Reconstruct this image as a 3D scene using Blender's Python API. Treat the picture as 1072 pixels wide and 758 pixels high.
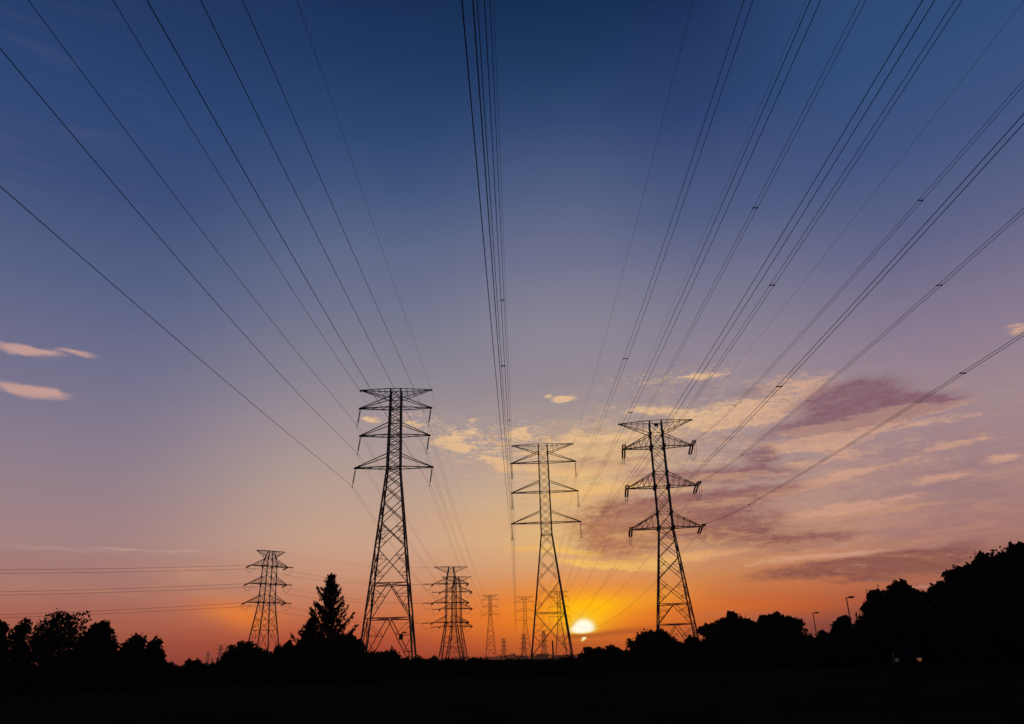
import bpy, math, random
import numpy as np
from mathutils import Vector, Matrix

# ------------------------------------------------------------------ scene
for o in list(bpy.data.objects):
    bpy.data.objects.remove(o)
scene = bpy.context.scene
COL = scene.collection
R = math.radians

# ------------------------------------------------------------------ camera
FOC, PITCH, ROLL, EYE = 789.25, 0.37442, 0.030279, 1.6      # focal length in 1072-wide pixels, surveyed from the wires
cam_d = bpy.data.cameras.new('camera')
cam = bpy.data.objects.new('camera', cam_d)
COL.objects.link(cam)
cam_d.sensor_width = 36.0
cam_d.lens = FOC / 1072 * 36.0
cam_d.clip_start, cam_d.clip_end = 0.1, 30000
fwd = Vector((0, math.cos(PITCH), math.sin(PITCH)))
upv = Vector((0, -math.sin(PITCH), math.cos(PITCH)))
rgt = Vector((1, 0, 0))
# the horizon climbs a little to the right: the camera leans clockwise-negative
cr, sr = math.cos(ROLL), math.sin(ROLL)
cam_x = rgt * cr - upv * sr
cam_y = rgt * sr + upv * cr
m = Matrix((cam_x, cam_y, -fwd)).transposed().to_4x4()
m.translation = Vector((0, 0, EYE))
cam.matrix_world = m
scene.camera = cam


def bearing(x, y):
    """compass bearing (deg, 0 = straight ahead, + = right) and elevation (deg) of a sight line"""
    d = cam_x * (x - 536) + cam_y * (379 - y) + fwd * FOC
    return math.degrees(math.atan2(d.x, d.y)), math.degrees(math.atan2(d.z, math.hypot(d.x, d.y)))


# ------------------------------------------------------------------ sky
SUN_AZ, SUN_EL = bearing(609, 655)


def lin(c):
    return tuple(((v / 255) / 12.92 if v / 255 <= 0.04045 else ((v / 255 + 0.055) / 1.055) ** 2.4) for v in c) + (1.0,)


world = bpy.data.worlds.new('World')
scene.world = world
world.use_nodes = True
world.cycles.sampling_method = 'MANUAL'
world.cycles.sample_map_resolution = 512
NT = world.node_tree
NT.nodes.clear()


def nd(t, **kw):
    n = NT.nodes.new(t)
    for k, v in kw.items():
        setattr(n, k, v)
    return n


def put(sock, v):
    if hasattr(v, 'is_linked') or hasattr(v, 'links'):
        NT.links.new(v, sock)
    else:
        sock.default_value = v


def M_(op, a, b=None, c=None, clamp=False):
    n = nd('ShaderNodeMath', operation=op, use_clamp=clamp)
    put(n.inputs[0], a)
    if b is not None:
        put(n.inputs[1], b)
    if c is not None:
        put(n.inputs[2], c)
    return n.outputs[0]


def step(x, a, b, lo=0.0, hi=1.0):
    n = nd('ShaderNodeMapRange', interpolation_type='SMOOTHSTEP')
    put(n.inputs['Value'], x)
    n.inputs['From Min'].default_value = a
    n.inputs['From Max'].default_value = b
    n.inputs['To Min'].default_value = lo
    n.inputs['To Max'].default_value = hi
    return n.outputs['Result']


def mixc(f, a, b, mode='MIX'):
    n = nd('ShaderNodeMix', data_type='RGBA', blend_type=mode)
    put(n.inputs['Factor'], f)
    put(n.inputs['A'], a)
    put(n.inputs['B'], b)
    return n.outputs['Result']


tc = nd('ShaderNodeTexCoord')
sx = nd('ShaderNodeSeparateXYZ')
NT.links.new(tc.outputs['Generated'], sx.inputs[0])
az = M_('MULTIPLY', M_('ARCTAN2', sx.outputs['X'], sx.outputs['Y']), 180 / math.pi)
el = M_('MULTIPLY', M_('ARCSINE', sx.outputs['Z']), 180 / math.pi)
cv = nd('ShaderNodeCombineXYZ')
put(cv.inputs[0], az)
put(cv.inputs[1], el)
AE = cv.outputs[0]
t_el = M_('DIVIDE', el, 60.0, clamp=True)


def ramp(stops):
    n = nd('ShaderNodeValToRGB')
    cr_ = n.color_ramp
    cr_.interpolation = 'EASE' if False else 'LINEAR'
    while len(cr_.elements) > 1:
        cr_.elements.remove(cr_.elements[0])
    for i, (e, c) in enumerate(stops):
        p = max(0, min(1, e / 60))
        if i == 0:
            cr_.elements[0].position = p
            cr_.elements[0].color = lin(c)
        else:
            k = cr_.elements.new(p)
            k.color = lin(c)
    put(n.inputs[0], t_el)
    return n.outputs[0]


# dusk colours by elevation, at five compass bearings
SKY_L = ramp([(0, (146, 62, 48)), (1.2, (164, 78, 58)), (3, (174, 99, 80)), (5, (170, 118, 108)), (8, (164, 131, 132)), (13, (142, 127, 141)),
              (19, (114, 113, 141)), (25, (86, 97, 134)), (31, (58, 78, 121)), (37, (42, 68, 115)), (43, (32, 56, 98)), (60, (22, 40, 78))])
SKY_CL = ramp([(0, (164, 58, 42)), (1.5, (192, 78, 50)), (3.2, (202, 114, 78)), (5.5, (204, 146, 116)), (8, (204, 163, 138)), (12, (186, 160, 146)),
               (16, (166, 149, 150)), (20, (141, 134, 146)), (25, (114, 118, 142)), (30, (93, 104, 137)), (34, (66, 86, 126)), (38, (45, 71, 113)), (43, (30, 56, 98)), (47, (22, 46, 86)), (60, (18, 36, 70))])
SKY_C = ramp([(0, (156, 54, 34)), (1.0, (208, 84, 34)), (2.5, (230, 118, 42)), (4.5, (222, 148, 80)), (6.4, (218, 164, 120)), (9, (213, 175, 140)), (12.8, (194, 168, 150)),
              (16, (168, 150, 147)), (20, (147, 137, 147)), (24, (137, 132, 148)), (28.5, (112, 115, 142)), (34, (80, 94, 131)), (39, (49, 72, 113)), (43, (28, 56, 95)), (47, (19, 45, 83)), (60, (15, 34, 68))])
SKY_CR = ramp([(0, (104, 52, 50)), (1.5, (146, 64, 50)), (3, (196, 94, 52)), (5, (204, 130, 82)), (7, (196, 144, 114)), (10, (184, 148, 134)), (14, (168, 144, 143)),
               (19, (150, 136, 147)), (22, (138, 129, 146)), (26, (116, 116, 142)), (31, (80, 92, 131)), (38, (44, 67, 112)), (46, (22, 46, 86)), (60, (17, 35, 70))])
SKY_R = ramp([(0, (92, 50, 50)), (2, (122, 66, 58)), (4, (166, 100, 82)), (7, (168, 122, 116)), (10, (162, 128, 130)), (15, (160, 136, 143)),
              (20, (136, 122, 144)), (26, (96, 100, 136)), (32, (64, 84, 128)), (38, (48, 76, 122)), (60, (24, 48, 88))])
SKY_B = ramp([(0, (30, 30, 44)), (6, (34, 36, 58)), (15, (28, 36, 64)), (30, (18, 32, 62)), (60, (14, 30, 62))])
sky = mixc(step(az, -30, -12), SKY_L, SKY_CL)
sky = mixc(step(az, -10, 3.5), sky, SKY_C)
sky = mixc(step(az, 5.5, 17), sky, SKY_CR)
sky = mixc(step(az, 17, 32), sky, SKY_R)
sky = mixc(step(M_('ABSOLUTE', az), 46, 80), sky, SKY_B)


def noise(scale_az, scale_el, detail, rough, off=0.0, dist=0.0, tilt=0.0, shift=None):
    mp = nd('ShaderNodeMapping')
    NT.links.new(AE, mp.inputs[0])
    mp.inputs['Scale'].default_value = (scale_az, scale_el, 1)
    sx0, sy0 = shift if shift else (0.0, 0.0)
    mp.inputs['Location'].default_value = (off + sx0 * scale_az, off * 0.7 + sy0 * scale_el, off)
    mp.inputs['Rotation'].default_value = (0, 0, R(tilt))
    n = nd('ShaderNodeTexNoise')
    n.inputs['Scale'].default_value = 1.0
    n.inputs['Detail'].default_value = detail
    n.inputs['Roughness'].default_value = rough
    n.inputs['Distortion'].default_value = dist
    NT.links.new(mp.outputs[0], n.inputs['Vector'])
    return n.outputs['Fac']


WARPED = None


def blob_field(rows, warp=False):
    """sum of soft elliptic patches given by bearing, elevation, half sizes (deg), tilt and weight"""
    acc = 0.0
    for (x, y, hw, hh, rot, w) in rows:
        a0, e0 = bearing(x, y)
        a1, _ = bearing(x + hw, y)
        _, e1 = bearing(x, y - hh)
        mp = nd('ShaderNodeMapping', vector_type='TEXTURE')
        if acc:                                      # evaluate the patches one after another (keeps the shader small)
            ch = nd('ShaderNodeVectorMath', operation='MULTIPLY_ADD')
            NT.links.new(acc, ch.inputs[0])
            ch.inputs[1].default_value = (1e-7, 1e-7, 0)
            NT.links.new(WARPED if warp else AE, ch.inputs[2])
            NT.links.new(ch.outputs[0], mp.inputs[0])
        else:
            NT.links.new(WARPED if warp else AE, mp.inputs[0])
        mp.inputs['Location'].default_value = (a0, e0, 0)
        mp.inputs['Rotation'].default_value = (0, 0, R(rot))
        mp.inputs['Scale'].default_value = (abs(a1 - a0), abs(e1 - e0), 1)
        dt = nd('ShaderNodeVectorMath', operation='DOT_PRODUCT')
        NT.links.new(mp.outputs[0], dt.inputs[0])
        NT.links.new(mp.outputs[0], dt.inputs[1])
        g = M_('POWER', 0.36788, dt.outputs['Value'])
        acc = M_('MULTIPLY_ADD', g, w, acc)
    return acc


def warp_coords():
    out = AE
    for sc, amp, dt in (((0.16, 0.45, 1), (1.2, 0.45, 0), 3), ((0.75, 1.7, 1), (1.1, 0.5, 0), 5)):
        mp = nd('ShaderNodeMapping')
        NT.links.new(AE, mp.inputs[0])
        mp.inputs['Scale'].default_value = sc
        n = nd('ShaderNodeTexNoise')
        n.inputs['Scale'].default_value = 1.0
        n.inputs['Detail'].default_value = dt
        NT.links.new(mp.outputs[0], n.inputs['Vector'])
        sb = nd('ShaderNodeVectorMath', operation='SUBTRACT')
        NT.links.new(n.outputs['Color'], sb.inputs[0])
        sb.inputs[1].default_value = (0.5, 0.5, 0.5)
        ma = nd('ShaderNodeVectorMath', operation='MULTIPLY_ADD')
        NT.links.new(sb.outputs[0], ma.inputs[0])
        ma.inputs[1].default_value = amp
        NT.links.new(out, ma.inputs[2])
        out = ma.outputs[0]
    return out


WARPED = warp_coords()

# evening glow round the sun
glow_o = blob_field([(609, 648, 120, 40, 0, 0.62), (560, 644, 130, 26, 0, 0.22), (246, 640, 40, 12, -8, 0.50), (262, 652, 30, 12, -10, .3), (780, 640, 90, 14, 0, .22), (470, 650, 60, 20, 0, .10)])
sky = mixc(M_('MINIMUM', glow_o, 0.92), sky, lin((254, 132, 10)))
glow_y = blob_field([(610, 640, 38, 19, 0, 0.80), (648, 631, 60, 11, 4, 0.38), (610, 650, 24, 15, 0, 0.6)])
sky = mixc(M_('MINIMUM', glow_y, 1.0), sky, lin((268, 194, 0)))

# clouds: a broken-up field, cream where thin and low-lit, mauve where thick
warm = blob_field([(610, 505, 62, 44, 0, .55), (660, 470, 70, 22, 0, .30), (590, 560, 60, 24, 0, .40), (500, 550, 60, 36, 0, .22)])
sky = mixc(M_('MINIMUM', warm, 0.8), sky, lin((236, 190, 112)))
DARK = [  # thick mauve masses
    (908, 431, 72, 15, 0, 1.2), (860, 447, 64, 9, 2, 1.05), (880, 418, 56, 7, 2, .8), (962, 424, 50, 8, -3, 1.0), (900, 403, 46, 10, 0, .80), (790, 412, 40, 8, 0, .45), (797, 477, 22, 9, 0, .95),
    (765, 497, 62, 8, -2, 1.05), (650, 484, 60, 5, 2, .60),
    (652, 560, 54, 25, 0, 1.1), (705, 534, 84, 18, 0, 1.0), (778, 520, 70, 10, 3, .95), (768, 554, 66, 14, 3, .9), (838, 568, 66, 8.5, 2, 1.15), (690, 500, 40, 8, 0, .5),
    (880, 595, 92, 8, 2, 1.45), (955, 589, 60, 10, 0, 1.2), (905, 607, 40, 4, 0, .8), (1005, 574, 40, 5, 5, 1.0), (950, 577, 20, 2.5, 0, .5)]
EDGED = DARK[:6] + DARK[6:14]
LIGHT = [  # thin cream sheets and scraps
    (600, 578, 28, 3, -6, 1.1), (642, 592, 44, 2.8, -6, 1.2), (684, 590, 28, 2.4, 4, 1.0), (760, 577, 60, 3, 2, .8), (860, 582, 70, 2.6, 0, .8), (720, 545, 30, 3, 0, .6),
    (840, 400, 50, 10, 0, .60), (800, 424, 60, 12, 0, .70), (770, 438, 60, 10, 0, .72), (738, 442, 50, 7, -2, .75), (690, 431, 46, 5, -8, .75), (655, 457, 54, 5, 0, .85), (604, 461, 38, 5, 0, .70), (735, 394, 26, 4, 0, .70),
    (850, 462, 60, 7, 0, .85), (900, 452, 70, 6, 6, .65), (868, 470, 34, 7, -12, .85), (855, 484, 60, 4.5, 0, .65), (990, 440, 60, 5, 0, .5), (620, 492, 60, 8, 4, .75), (660, 508, 60, 7, 4, .65), (590, 520, 50, 10, 0, .5),
    (560, 575, 40, 5, 0, .55), (640, 590, 70, 5, -4, .7), (720, 512, 50, 5, 0, .55), (720, 582, 60, 6, 0, .6), (850, 585, 90, 4, 2, .6), (800, 545, 70, 5, 3, .7),
    (840, 508, 70, 5, 6, .75), (920, 525, 66, 5, 2, .72), (1000, 466, 50, 4.5, 6, .72), (1050, 480, 30, 5, 6, .70), (985, 500, 50, 4.5, 2, .70), (910, 492, 50, 4, 4, .55), (1066, 345, 14, 7, 0, .65), (870, 540, 60, 4, 3, .55), (960, 612, 40, 3, 0, .5),
    (474, 466, 9, 6, -12, 1.1), (488, 470, 9, 5, -8, 1.1), (480, 458, 7, 3.5, 0, .9), (466, 462, 6, 3, 0, .8), (495, 452, 8, 6, 0, .8), (513, 481, 9, 4, -14, 1.1), (525, 487, 11, 4, -14, 1.1), (540, 452, 7, 4, -8, 1.0), (550, 458, 8, 4, 0, .9), (548, 449, 5, 3, 0, .8),
    (592, 418, 13, 2.6, 4, 1.1), (575, 415, 6, 2, 0, .8), (432, 444, 9, 4, 0, .8), (556, 490, 36, 6, -6, .7), (390, 440, 12, 3.5, 0, .8), (575, 474, 36, 5, 3, .75), (458, 463, 8, 4, 0, .7), (494, 440, 5, 3, 0, .6), (604, 452, 8, 3, 0, .6)]
CLOUD = blob_field([r_[:5] + (r_[5] * 1.14,) for r_ in DARK], True)
SHEET = blob_field([r_[:5] + (r_[5] * 1.1,) for r_ in LIGHT], True)


def broken(shift=None):
    a_ = noise(0.26, 1.35, 8, 0.66, 3.1, 0.35, 1.5, shift)
    b_ = noise(1.05, 3.9, 6, 0.66, 11.7, 0.35, 2, shift)
    c_ = noise(2.8, 7.6, 5, 0.68, 27.0, 0.3, 2, shift)
    return M_('ADD', M_('ADD', M_('MULTIPLY', a_, 0.52), M_('MULTIPLY', b_, 0.42)), M_('MULTIPLY', c_, 0.22)), b_, c_


brk, n2, n3 = broken()
amp = M_('MULTIPLY_ADD', M_('MINIMUM', CLOUD, 0.8), 3.6, 0.06)
dens = M_('ADD', CLOUD, M_('MULTIPLY', M_('SUBTRACT', brk, 0.57), amp))
amp_l = M_('MULTIPLY_ADD', M_('MINIMUM', SHEET, 0.8), 4.4, 0.06)
dens_l = M_('ADD', SHEET, M_('MULTIPLY', M_('SUBTRACT', brk, 0.58), amp_l))
# the same a little way towards the sun: where the cloud thins out that way, its edge is lit
brk_s, _, _ = broken((-0.26, -0.50))
lit_n = M_('MULTIPLY', M_('SUBTRACT', brk, brk_s), amp)
lit_b = M_('SUBTRACT', blob_field(EDGED), blob_field([(x - 3, y - 7, w, h, r, k) for (x, y, w, h, r, k) in EDGED]))
lit = step(M_('ADD', lit_n, lit_b), 0.06, 0.60)
thick = step(dens, 0.34, 1.0)
n5 = noise(6.5, 13.0, 3, 0.6, 71.0, 0.2, 6)
opac = M_('MULTIPLY', step(dens, 0.12, 1.02), M_('MULTIPLY_ADD', M_('ADD', M_('MULTIPLY', n2, 0.8), M_('MULTIPLY', n3, 0.4)), 1.2, 0.10), clamp=True)
opac_l = M_('MULTIPLY', step(dens_l, 0.15, 0.85), M_('MULTIPLY_ADD', M_('ADD', n2, n3), 1.9, -0.98), clamp=True)
near_sun = blob_field([(615, 590, 110, 90, 0, 1.0)])
low = step(el, 3, 17)
cream = mixc(low, lin((218, 150, 106)), lin((228, 188, 146)))
right = step(az, 10, 26)
cream = mixc(M_('MULTIPLY', right, 0.75), cream, lin((200, 152, 138)))
cream = mixc(M_('MULTIPLY', near_sun, 0.85), cream, lin((252, 200, 98)))
mauve = mixc(low, lin((134, 80, 72)), lin((130, 90, 104)))
mauve = mixc(M_('MULTIPLY', near_sun, 0.7), mauve, lin((180, 108, 76)))
REGION = M_('MINIMUM', blob_field([(800, 455, 190, 55, 0, .9), (680, 500, 130, 60, 0, .9), (960, 490, 130, 50, 0, .5), (560, 470, 80, 30, 0, .5), (860, 560, 150, 26, 0, .6)]), 1.0)
n4 = noise(0.55, 2.3, 7, 0.68, 55.0, 0.5, 4)
mot_d = M_('MULTIPLY', step(M_('MULTIPLY_ADD', M_('SUBTRACT', n5, 0.5), 0.22, n4), 0.48, 0.66), M_('MULTIPLY', REGION, 0.60))
mot_l = M_('MULTIPLY', M_('MULTIPLY', step(brk, 0.55, 0.71), REGION), M_('MULTIPLY_ADD', M_('ADD', n3, n5), 1.6, -1.02), clamp=True)
dapple = M_('MULTIPLY', step(M_('ADD', M_('MULTIPLY', n2, 0.55), M_("MULTIPLY", n3, 0.65)), 0.565, 0.69), blob_field([(488, 462, 44, 16, -8, 1.0), (545, 458, 34, 12, 0, .9), (590, 470, 40, 10, 0, .7), (530, 486, 36, 8, -10, .8), (430, 440, 30, 10, 0, .6), (700, 396, 60, 8, 0, .5)]), clamp=True)
sky = mixc(M_('MULTIPLY', dapple, 0.85), sky, cream)
sky = mixc(mot_d, sky, mixc(0.35, mauve, cream))
sky = mixc(mot_l, sky, cream)
sky = mixc(opac_l, sky, cream)
glowing = M_('MULTIPLY', lit, M_('SUBTRACT', 1.0, M_('MULTIPLY', thick, 0.55)))
sky = mixc(opac, sky, mixc(glowing, mauve, cream))

# thin high veils: faint streaks everywhere, strongest low on the right
veil_n = noise(0.10, 0.75, 6, 0.58, 21.3, 0.8, 7)
veil = M_('MULTIPLY', step(veil_n, 0.46, 0.72), blob_field([(980, 520, 160, 60, 4, .5), (640, 520, 120, 60, 0, .45), (200, 615, 130, 26, 0, .45), (60, 110, 110, 110, 30, .08), (480, 540, 110, 40, 0, .28)]))
veil_c = mixc(step(el, 3, 24), lin((226, 162, 108)), lin((140, 124, 158)))
sky = mixc(veil, sky, veil_c)
dveil = M_('MULTIPLY', step(noise(0.12, 0.9, 5, 0.55, 41.0, 0.6, 5), 0.45, 0.7), blob_field([(1010, 548, 100, 26, 4, .6), (760, 470, 140, 60, 0, .28), (860, 640, 120, 14, 0, .4), (1000, 480, 90, 40, 0, .25)]))
sky = mixc(dveil, sky, lin((138, 104, 120)))

# two pink streaks and a thin contrail-like wisp far left
STREAK = blob_field([(18, 366, 36, 5.0, -3, 1.0), (80, 369.5, 22, 3.0, -3, .95), (50, 369, 22, 3.2, -3, .5), (26, 408, 40, 6.5, -2, 1.0), (52, 411, 20, 4.0, -4, .6)], True)
st_n = noise(0.5, 1.6, 5, 0.6, 5.5, 0.6, 0)
sk = step(M_('MULTIPLY', STREAK, M_('ADD', 0.45, M_('MULTIPLY', st_n, 1.1))), 0.15, 0.95, 0, 0.85)
sky = mixc(sk, sky, lin((204, 160, 150)))
WISP = blob_field([(60, 573.5, 50, 1.6, -1.5, .6), (140, 575, 44, 1.4, -2, .9), (196, 577, 20, 1.0, -1, .9)], True)
sky = mixc(M_('MULTIPLY', WISP, M_('MULTIPLY', st_n, 0.75)), sky, lin((214, 176, 160)))

# the sun behind its bar of cloud
BAR = blob_field([(650, 661.5, 42, 3.2, 4, 1.0), (600, 666, 26, 2.6, 0, .8), (612, 676, 46, 9, 0, .75)])
sky = mixc(M_('MINIMUM', M_('MULTIPLY', BAR, 0.62), 0.85), sky, lin((176, 66, 30)))
disc = blob_field([(610.5, 655, 8.6, 6.0, 4, 1.5), (611, 652, 17, 11, 0, .38), (605, 660, 10, 4.0, 0, 1.0), (616, 658, 8, 4.5, 0, .7), (609, 641, 12, 3.0, 0, .16), (611.5, 668.0, 2.3, 1.8, 20, 1.3), (609.5, 670.5, 1.6, 1.2, 0, .7)])
cut = step(el, bearing(605, 667)[1], bearing(605, 661)[1])
cut2 = step(el, bearing(605, 667.5)[1], bearing(605, 666.5)[1])
gate = M_('MAXIMUM', cut, M_('SUBTRACT', 1.0, cut2))
disc = M_('MULTIPLY', disc, gate)
halo = step(disc, 0.02, 0.85)
sky = mixc(M_('MULTIPLY', halo, 0.9), sky, lin((255, 218, 70)))
core = step(disc, 0.30, 1.55)
sky = mixc(core, sky, (1.35, 1.22, 0.95, 1))

nish = nd('ShaderNodeTexSky', sky_type='NISHITA')
nish.sun_disc = False
nish.sun_elevation = R(max(SUN_EL, 0.5))
nish.sun_rotation = R(SUN_AZ)
nish.air_density, nish.dust_density, nish.ozone_density = 1.5, 3.0, 2.0
bg_n = nd('ShaderNodeBackground')
NT.links.new(nish.outputs[0], bg_n.inputs[0])
bg_n.inputs[1].default_value = 0.002          # after-sunset level of the clear-air light
bg = nd('ShaderNodeBackground')
NT.links.new(sky, bg.inputs[0])
bg.inputs[1].default_value = 1.0
ad = nd('ShaderNodeAddShader')
NT.links.new(bg.outputs[0], ad.inputs[0])
NT.links.new(bg_n.outputs[0], ad.inputs[1])
wo = nd('ShaderNodeOutputWorld')
NT.links.new(ad.outputs[0], wo.inputs[0])

# ------------------------------------------------------------------ sun, exposure
sun_d = bpy.data.lights.new('sun', 'SUN')
sun_d.energy = 0.8
sun_d.angle = R(0.5)
sun_d.color = (1.0, 0.52, 0.22)
sun = bpy.data.objects.new('sun', sun_d)
COL.objects.link(sun)
sd = Vector((math.sin(R(SUN_AZ)) * math.cos(R(SUN_EL)), math.cos(R(SUN_AZ)) * math.cos(R(SUN_EL)), math.sin(R(SUN_EL))))
sun.rotation_euler = sd.to_track_quat('Z', 'Y').to_euler()
sun.location = (0, 0, 80)
vs = scene.view_settings
vs.view_transform = 'Standard'
vs.look = 'None'
vs.exposure = 0.0
vs.gamma = 1.0
vs.use_curve_mapping = False


# ------------------------------------------------------------------ materials
def mat(name, col, rough=0.8, metal=0.0, var=0.3, scale=4.0, spec=0.3, emit=None, bump=0.0):
    m_ = bpy.data.materials.new(name)
    m_.use_nodes = True
    t = m_.node_tree
    b = t.nodes['Principled BSDF']
    b.inputs['Roughness'].default_value = rough
    b.inputs['Metallic'].default_value = metal
    b.inputs['Specular IOR Level'].default_value = spec
    no = t.nodes.new('ShaderNodeTexNoise')
    no.inputs['Scale'].default_value = scale
    no.inputs['Detail'].default_value = 5
    co = t.nodes.new('ShaderNodeTexCoord')
    t.links.new(co.outputs['Object'], no.inputs['Vector'])
    rp = t.nodes.new('ShaderNodeValToRGB')
    rp.color_ramp.elements[0].position = 0.3
    rp.color_ramp.elements[1].position = 0.7
    rp.color_ramp.elements[0].color = tuple(c * (1 - var) for c in col) + (1,)
    rp.color_ramp.elements[1].color = tuple(min(1, c * (1 + var)) for c in col) + (1,)
    t.links.new(no.outputs['Fac'], rp.inputs[0])
    t.links.new(rp.outputs[0], b.inputs['Base Color'])
    if bump:
        bp = t.nodes.new('ShaderNodeBump')
        bp.inputs['Strength'].default_value = bump
        t.links.new(no.outputs['Fac'], bp.inputs['Height'])
        t.links.new(bp.outputs[0], b.inputs['Normal'])
    if emit:
        b.inputs['Emission Color'].default_value = emit[0] + (1,)
        b.inputs['Emission Strength'].default_value = emit[1]
    return m_


MT = dict(
    steel=mat('galvanised_steel', (0.20, 0.195, 0.185), 0.75, 0.3, 0.25, 1.5, 0.3),
    wire=mat('weathered_aluminium_strand', (0.10, 0.10, 0.10), 0.8, 0.3, 0.2, 6, 0.2),
    glass=mat('brown_porcelain', (0.07, 0.04, 0.03), 0.5, 0, 0.2, 5, 0.3),
    concrete=mat('concrete', (0.28, 0.27, 0.25), 0.9, 0, 0.2, 3, 0.1),
    plate=mat('plate_paint', (0.12, 0.10, 0.04), 0.7, 0, 0.2, 6, 0.2),
    leaf=mat('dark_leaves', (0.040, 0.050, 0.022), 0.9, 0, 0.35, 0.6, 0.05),
    needle=mat('dark_needles', (0.034, 0.046, 0.026), 0.9, 0, 0.35, 0.9, 0.05),
    bark=mat('bark', (0.055, 0.042, 0.032), 0.95, 0, 0.3, 3, 0.05),
    lamp=mat('lamp_post_paint', (0.10, 0.10, 0.10), 0.6, 0.2, 0.15, 3, 0.3),
    carpaint=mat('dark_car_paint', (0.006, 0.006, 0.006), 0.8, 0.0, 0.1, 3, 0.02),
    rubber=mat('rubber', (0.02, 0.02, 0.02), 0.9, 0, 0.1, 8, 0.1),
    carglass=mat('car_glass', (0.008, 0.008, 0.009), 0.5, 0, 0.1, 3, 0.03),
    lens_dim=mat('dim_lamp_lens', (0.3, 0.29, 0.28), 0.4, 0, 0.1, 8, 0.3, ((0.55, 0.45, 0.42), 0.035)),
    lens_amber=mat('amber_lamp_lens', (0.4, 0.2, 0.08), 0.4, 0, 0.1, 8, 0.3, ((1.0, 0.40, 0.15), 0.14)),
)


# ------------------------------------------------------------------ mesh helpers
class MB:
    def __init__(s):
        s.v, s.f = [], []

    def prism(s, p, q, prof):
        """extrude a closed 2-D profile from p to q"""
        p, q = Vector(p), Vector(q)
        d = (q - p)
        if d.length < 1e-6:
            return
        d.normalize()
        ref = Vector((0, 0, 1)) if abs(d.z) < 0.9 else Vector((0, 1, 0))
        u = d.cross(ref).normalized()
        w = u.cross(d).normalized()
        b = len(s.v)
        n = len(prof)
        for e in (p, q):
            for (a, c) in prof:
                s.v.append(tuple(e + u * a + w * c))
        for i in range(n):
            j = (i + 1) % n
            s.f.append((b + i, b + j, b + n + j, b + n + i))
        s.f.append(tuple(b + i for i in reversed(range(n))))
        s.f.append(tuple(b + n + i for i in range(n)))

    def angle(s, p, q, w):                       # rolled steel angle
        h, t = w / 2, w * 0.22
        s.prism(p, q, [(-h, -h), (h, -h), (h, -h + t), (-h + t, -h + t), (-h + t, h), (-h, h)])

    def rod(s, p, q, r, n=6):
        s.prism(p, q, [(r * math.cos(2 * math.pi * i / n), r * math.sin(2 * math.pi * i / n)) for i in range(n)])

    def box(s, c, sz, rz=0.0):
        b = len(s.v)
        hx, hy, hz = sz[0] / 2, sz[1] / 2, sz[2] / 2
        ca, sa = math.cos(rz), math.sin(rz)
        for dz in (-hz, hz):
            for dx, dy in ((-hx, -hy), (hx, -hy), (hx, hy), (-hx, hy)):
                s.v.append((c[0] + dx * ca - dy * sa, c[1] + dx * sa + dy * ca, c[2] + dz))
        s.f += [(b, b + 3, b + 2, b + 1), (b + 4, b + 5, b + 6, b + 7), (b, b + 1, b + 5, b + 4), (b + 1, b + 2, b + 6, b + 5), (b + 2, b + 3, b + 7, b + 6), (b + 3, b, b + 4, b + 7)]

    def tube(s, pts, radii, n=6, cap=True):
        pts = [Vector(p) for p in pts]
        if not hasattr(radii, '__len__'):
            radii = [radii] * len(pts)
        b = len(s.v)
        for i, p in enumerate(pts):
            d = (pts[min(i + 1, len(pts) - 1)] - pts[max(i - 1, 0)]).normalized()
            ref = Vector((0, 0, 1)) if abs(d.z) < 0.95 else Vector((0, 1, 0))
            u = d.cross(ref).normalized()
            w = u.cross(d).normalized()
            for k in range(n):
                a = 2 * math.pi * k / n
                s.v.append(tuple(p + (u * math.cos(a) + w * math.sin(a)) * radii[i]))
        for i in range(len(pts) - 1):
            for k in range(n):
                k2 = (k + 1) % n
                s.f.append((b + i * n + k, b + i * n + k2, b + (i + 1) * n + k2, b + (i + 1) * n + k))
        if cap:
            s.f.append(tuple(b + k for k in reversed(range(n))))
            e = b + (len(pts) - 1) * n
            s.f.append(tuple(e + k for k in range(n)))

    def quads(s, P):                              # P: (n,4,3) array
        b = len(s.v)
        s.v += [tuple(x) for x in P.reshape(-1, 3)]
        s.f += [(b + 4 * i, b + 4 * i + 1, b + 4 * i + 2, b + 4 * i + 3) for i in range(len(P))]

    def mesh(s, name, m_):
        me = bpy.data.meshes.new(name)
        me.from_pydata(s.v, [], s.f)
        me.materials.append(m_)
        me.update()
        return me

    def build(s, name, m_, parent=None):
        o = bpy.data.objects.new(name, s.mesh(name, m_))
        COL.objects.link(o)
        if parent is not None:
            o.parent = parent
        return o


def tag(o, label=None, cat=None, group=None, kind=None):
    if label:
        o['label'] = label
    if cat:
        o['category'] = cat
    if group:
        o['group'] = group
    if kind:
        o['kind'] = kind
    return o


def thing(name, label, cat, loc=(0, 0, 0), rz=0.0, group=None):
    o = bpy.data.objects.new(name, None)
    o.empty_display_size = 0.5
    COL.objects.link(o)
    o.location = loc
    o.rotation_euler = (0, 0, rz)
    return tag(o, label, cat, group)


def copy_tree(o, parent=None):
    c = o.copy()
    COL.objects.link(c)
    if parent is not None:
        c.parent = parent
    for ch in [k for k in o.children]:
        copy_tree(ch, c)
    return c


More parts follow.
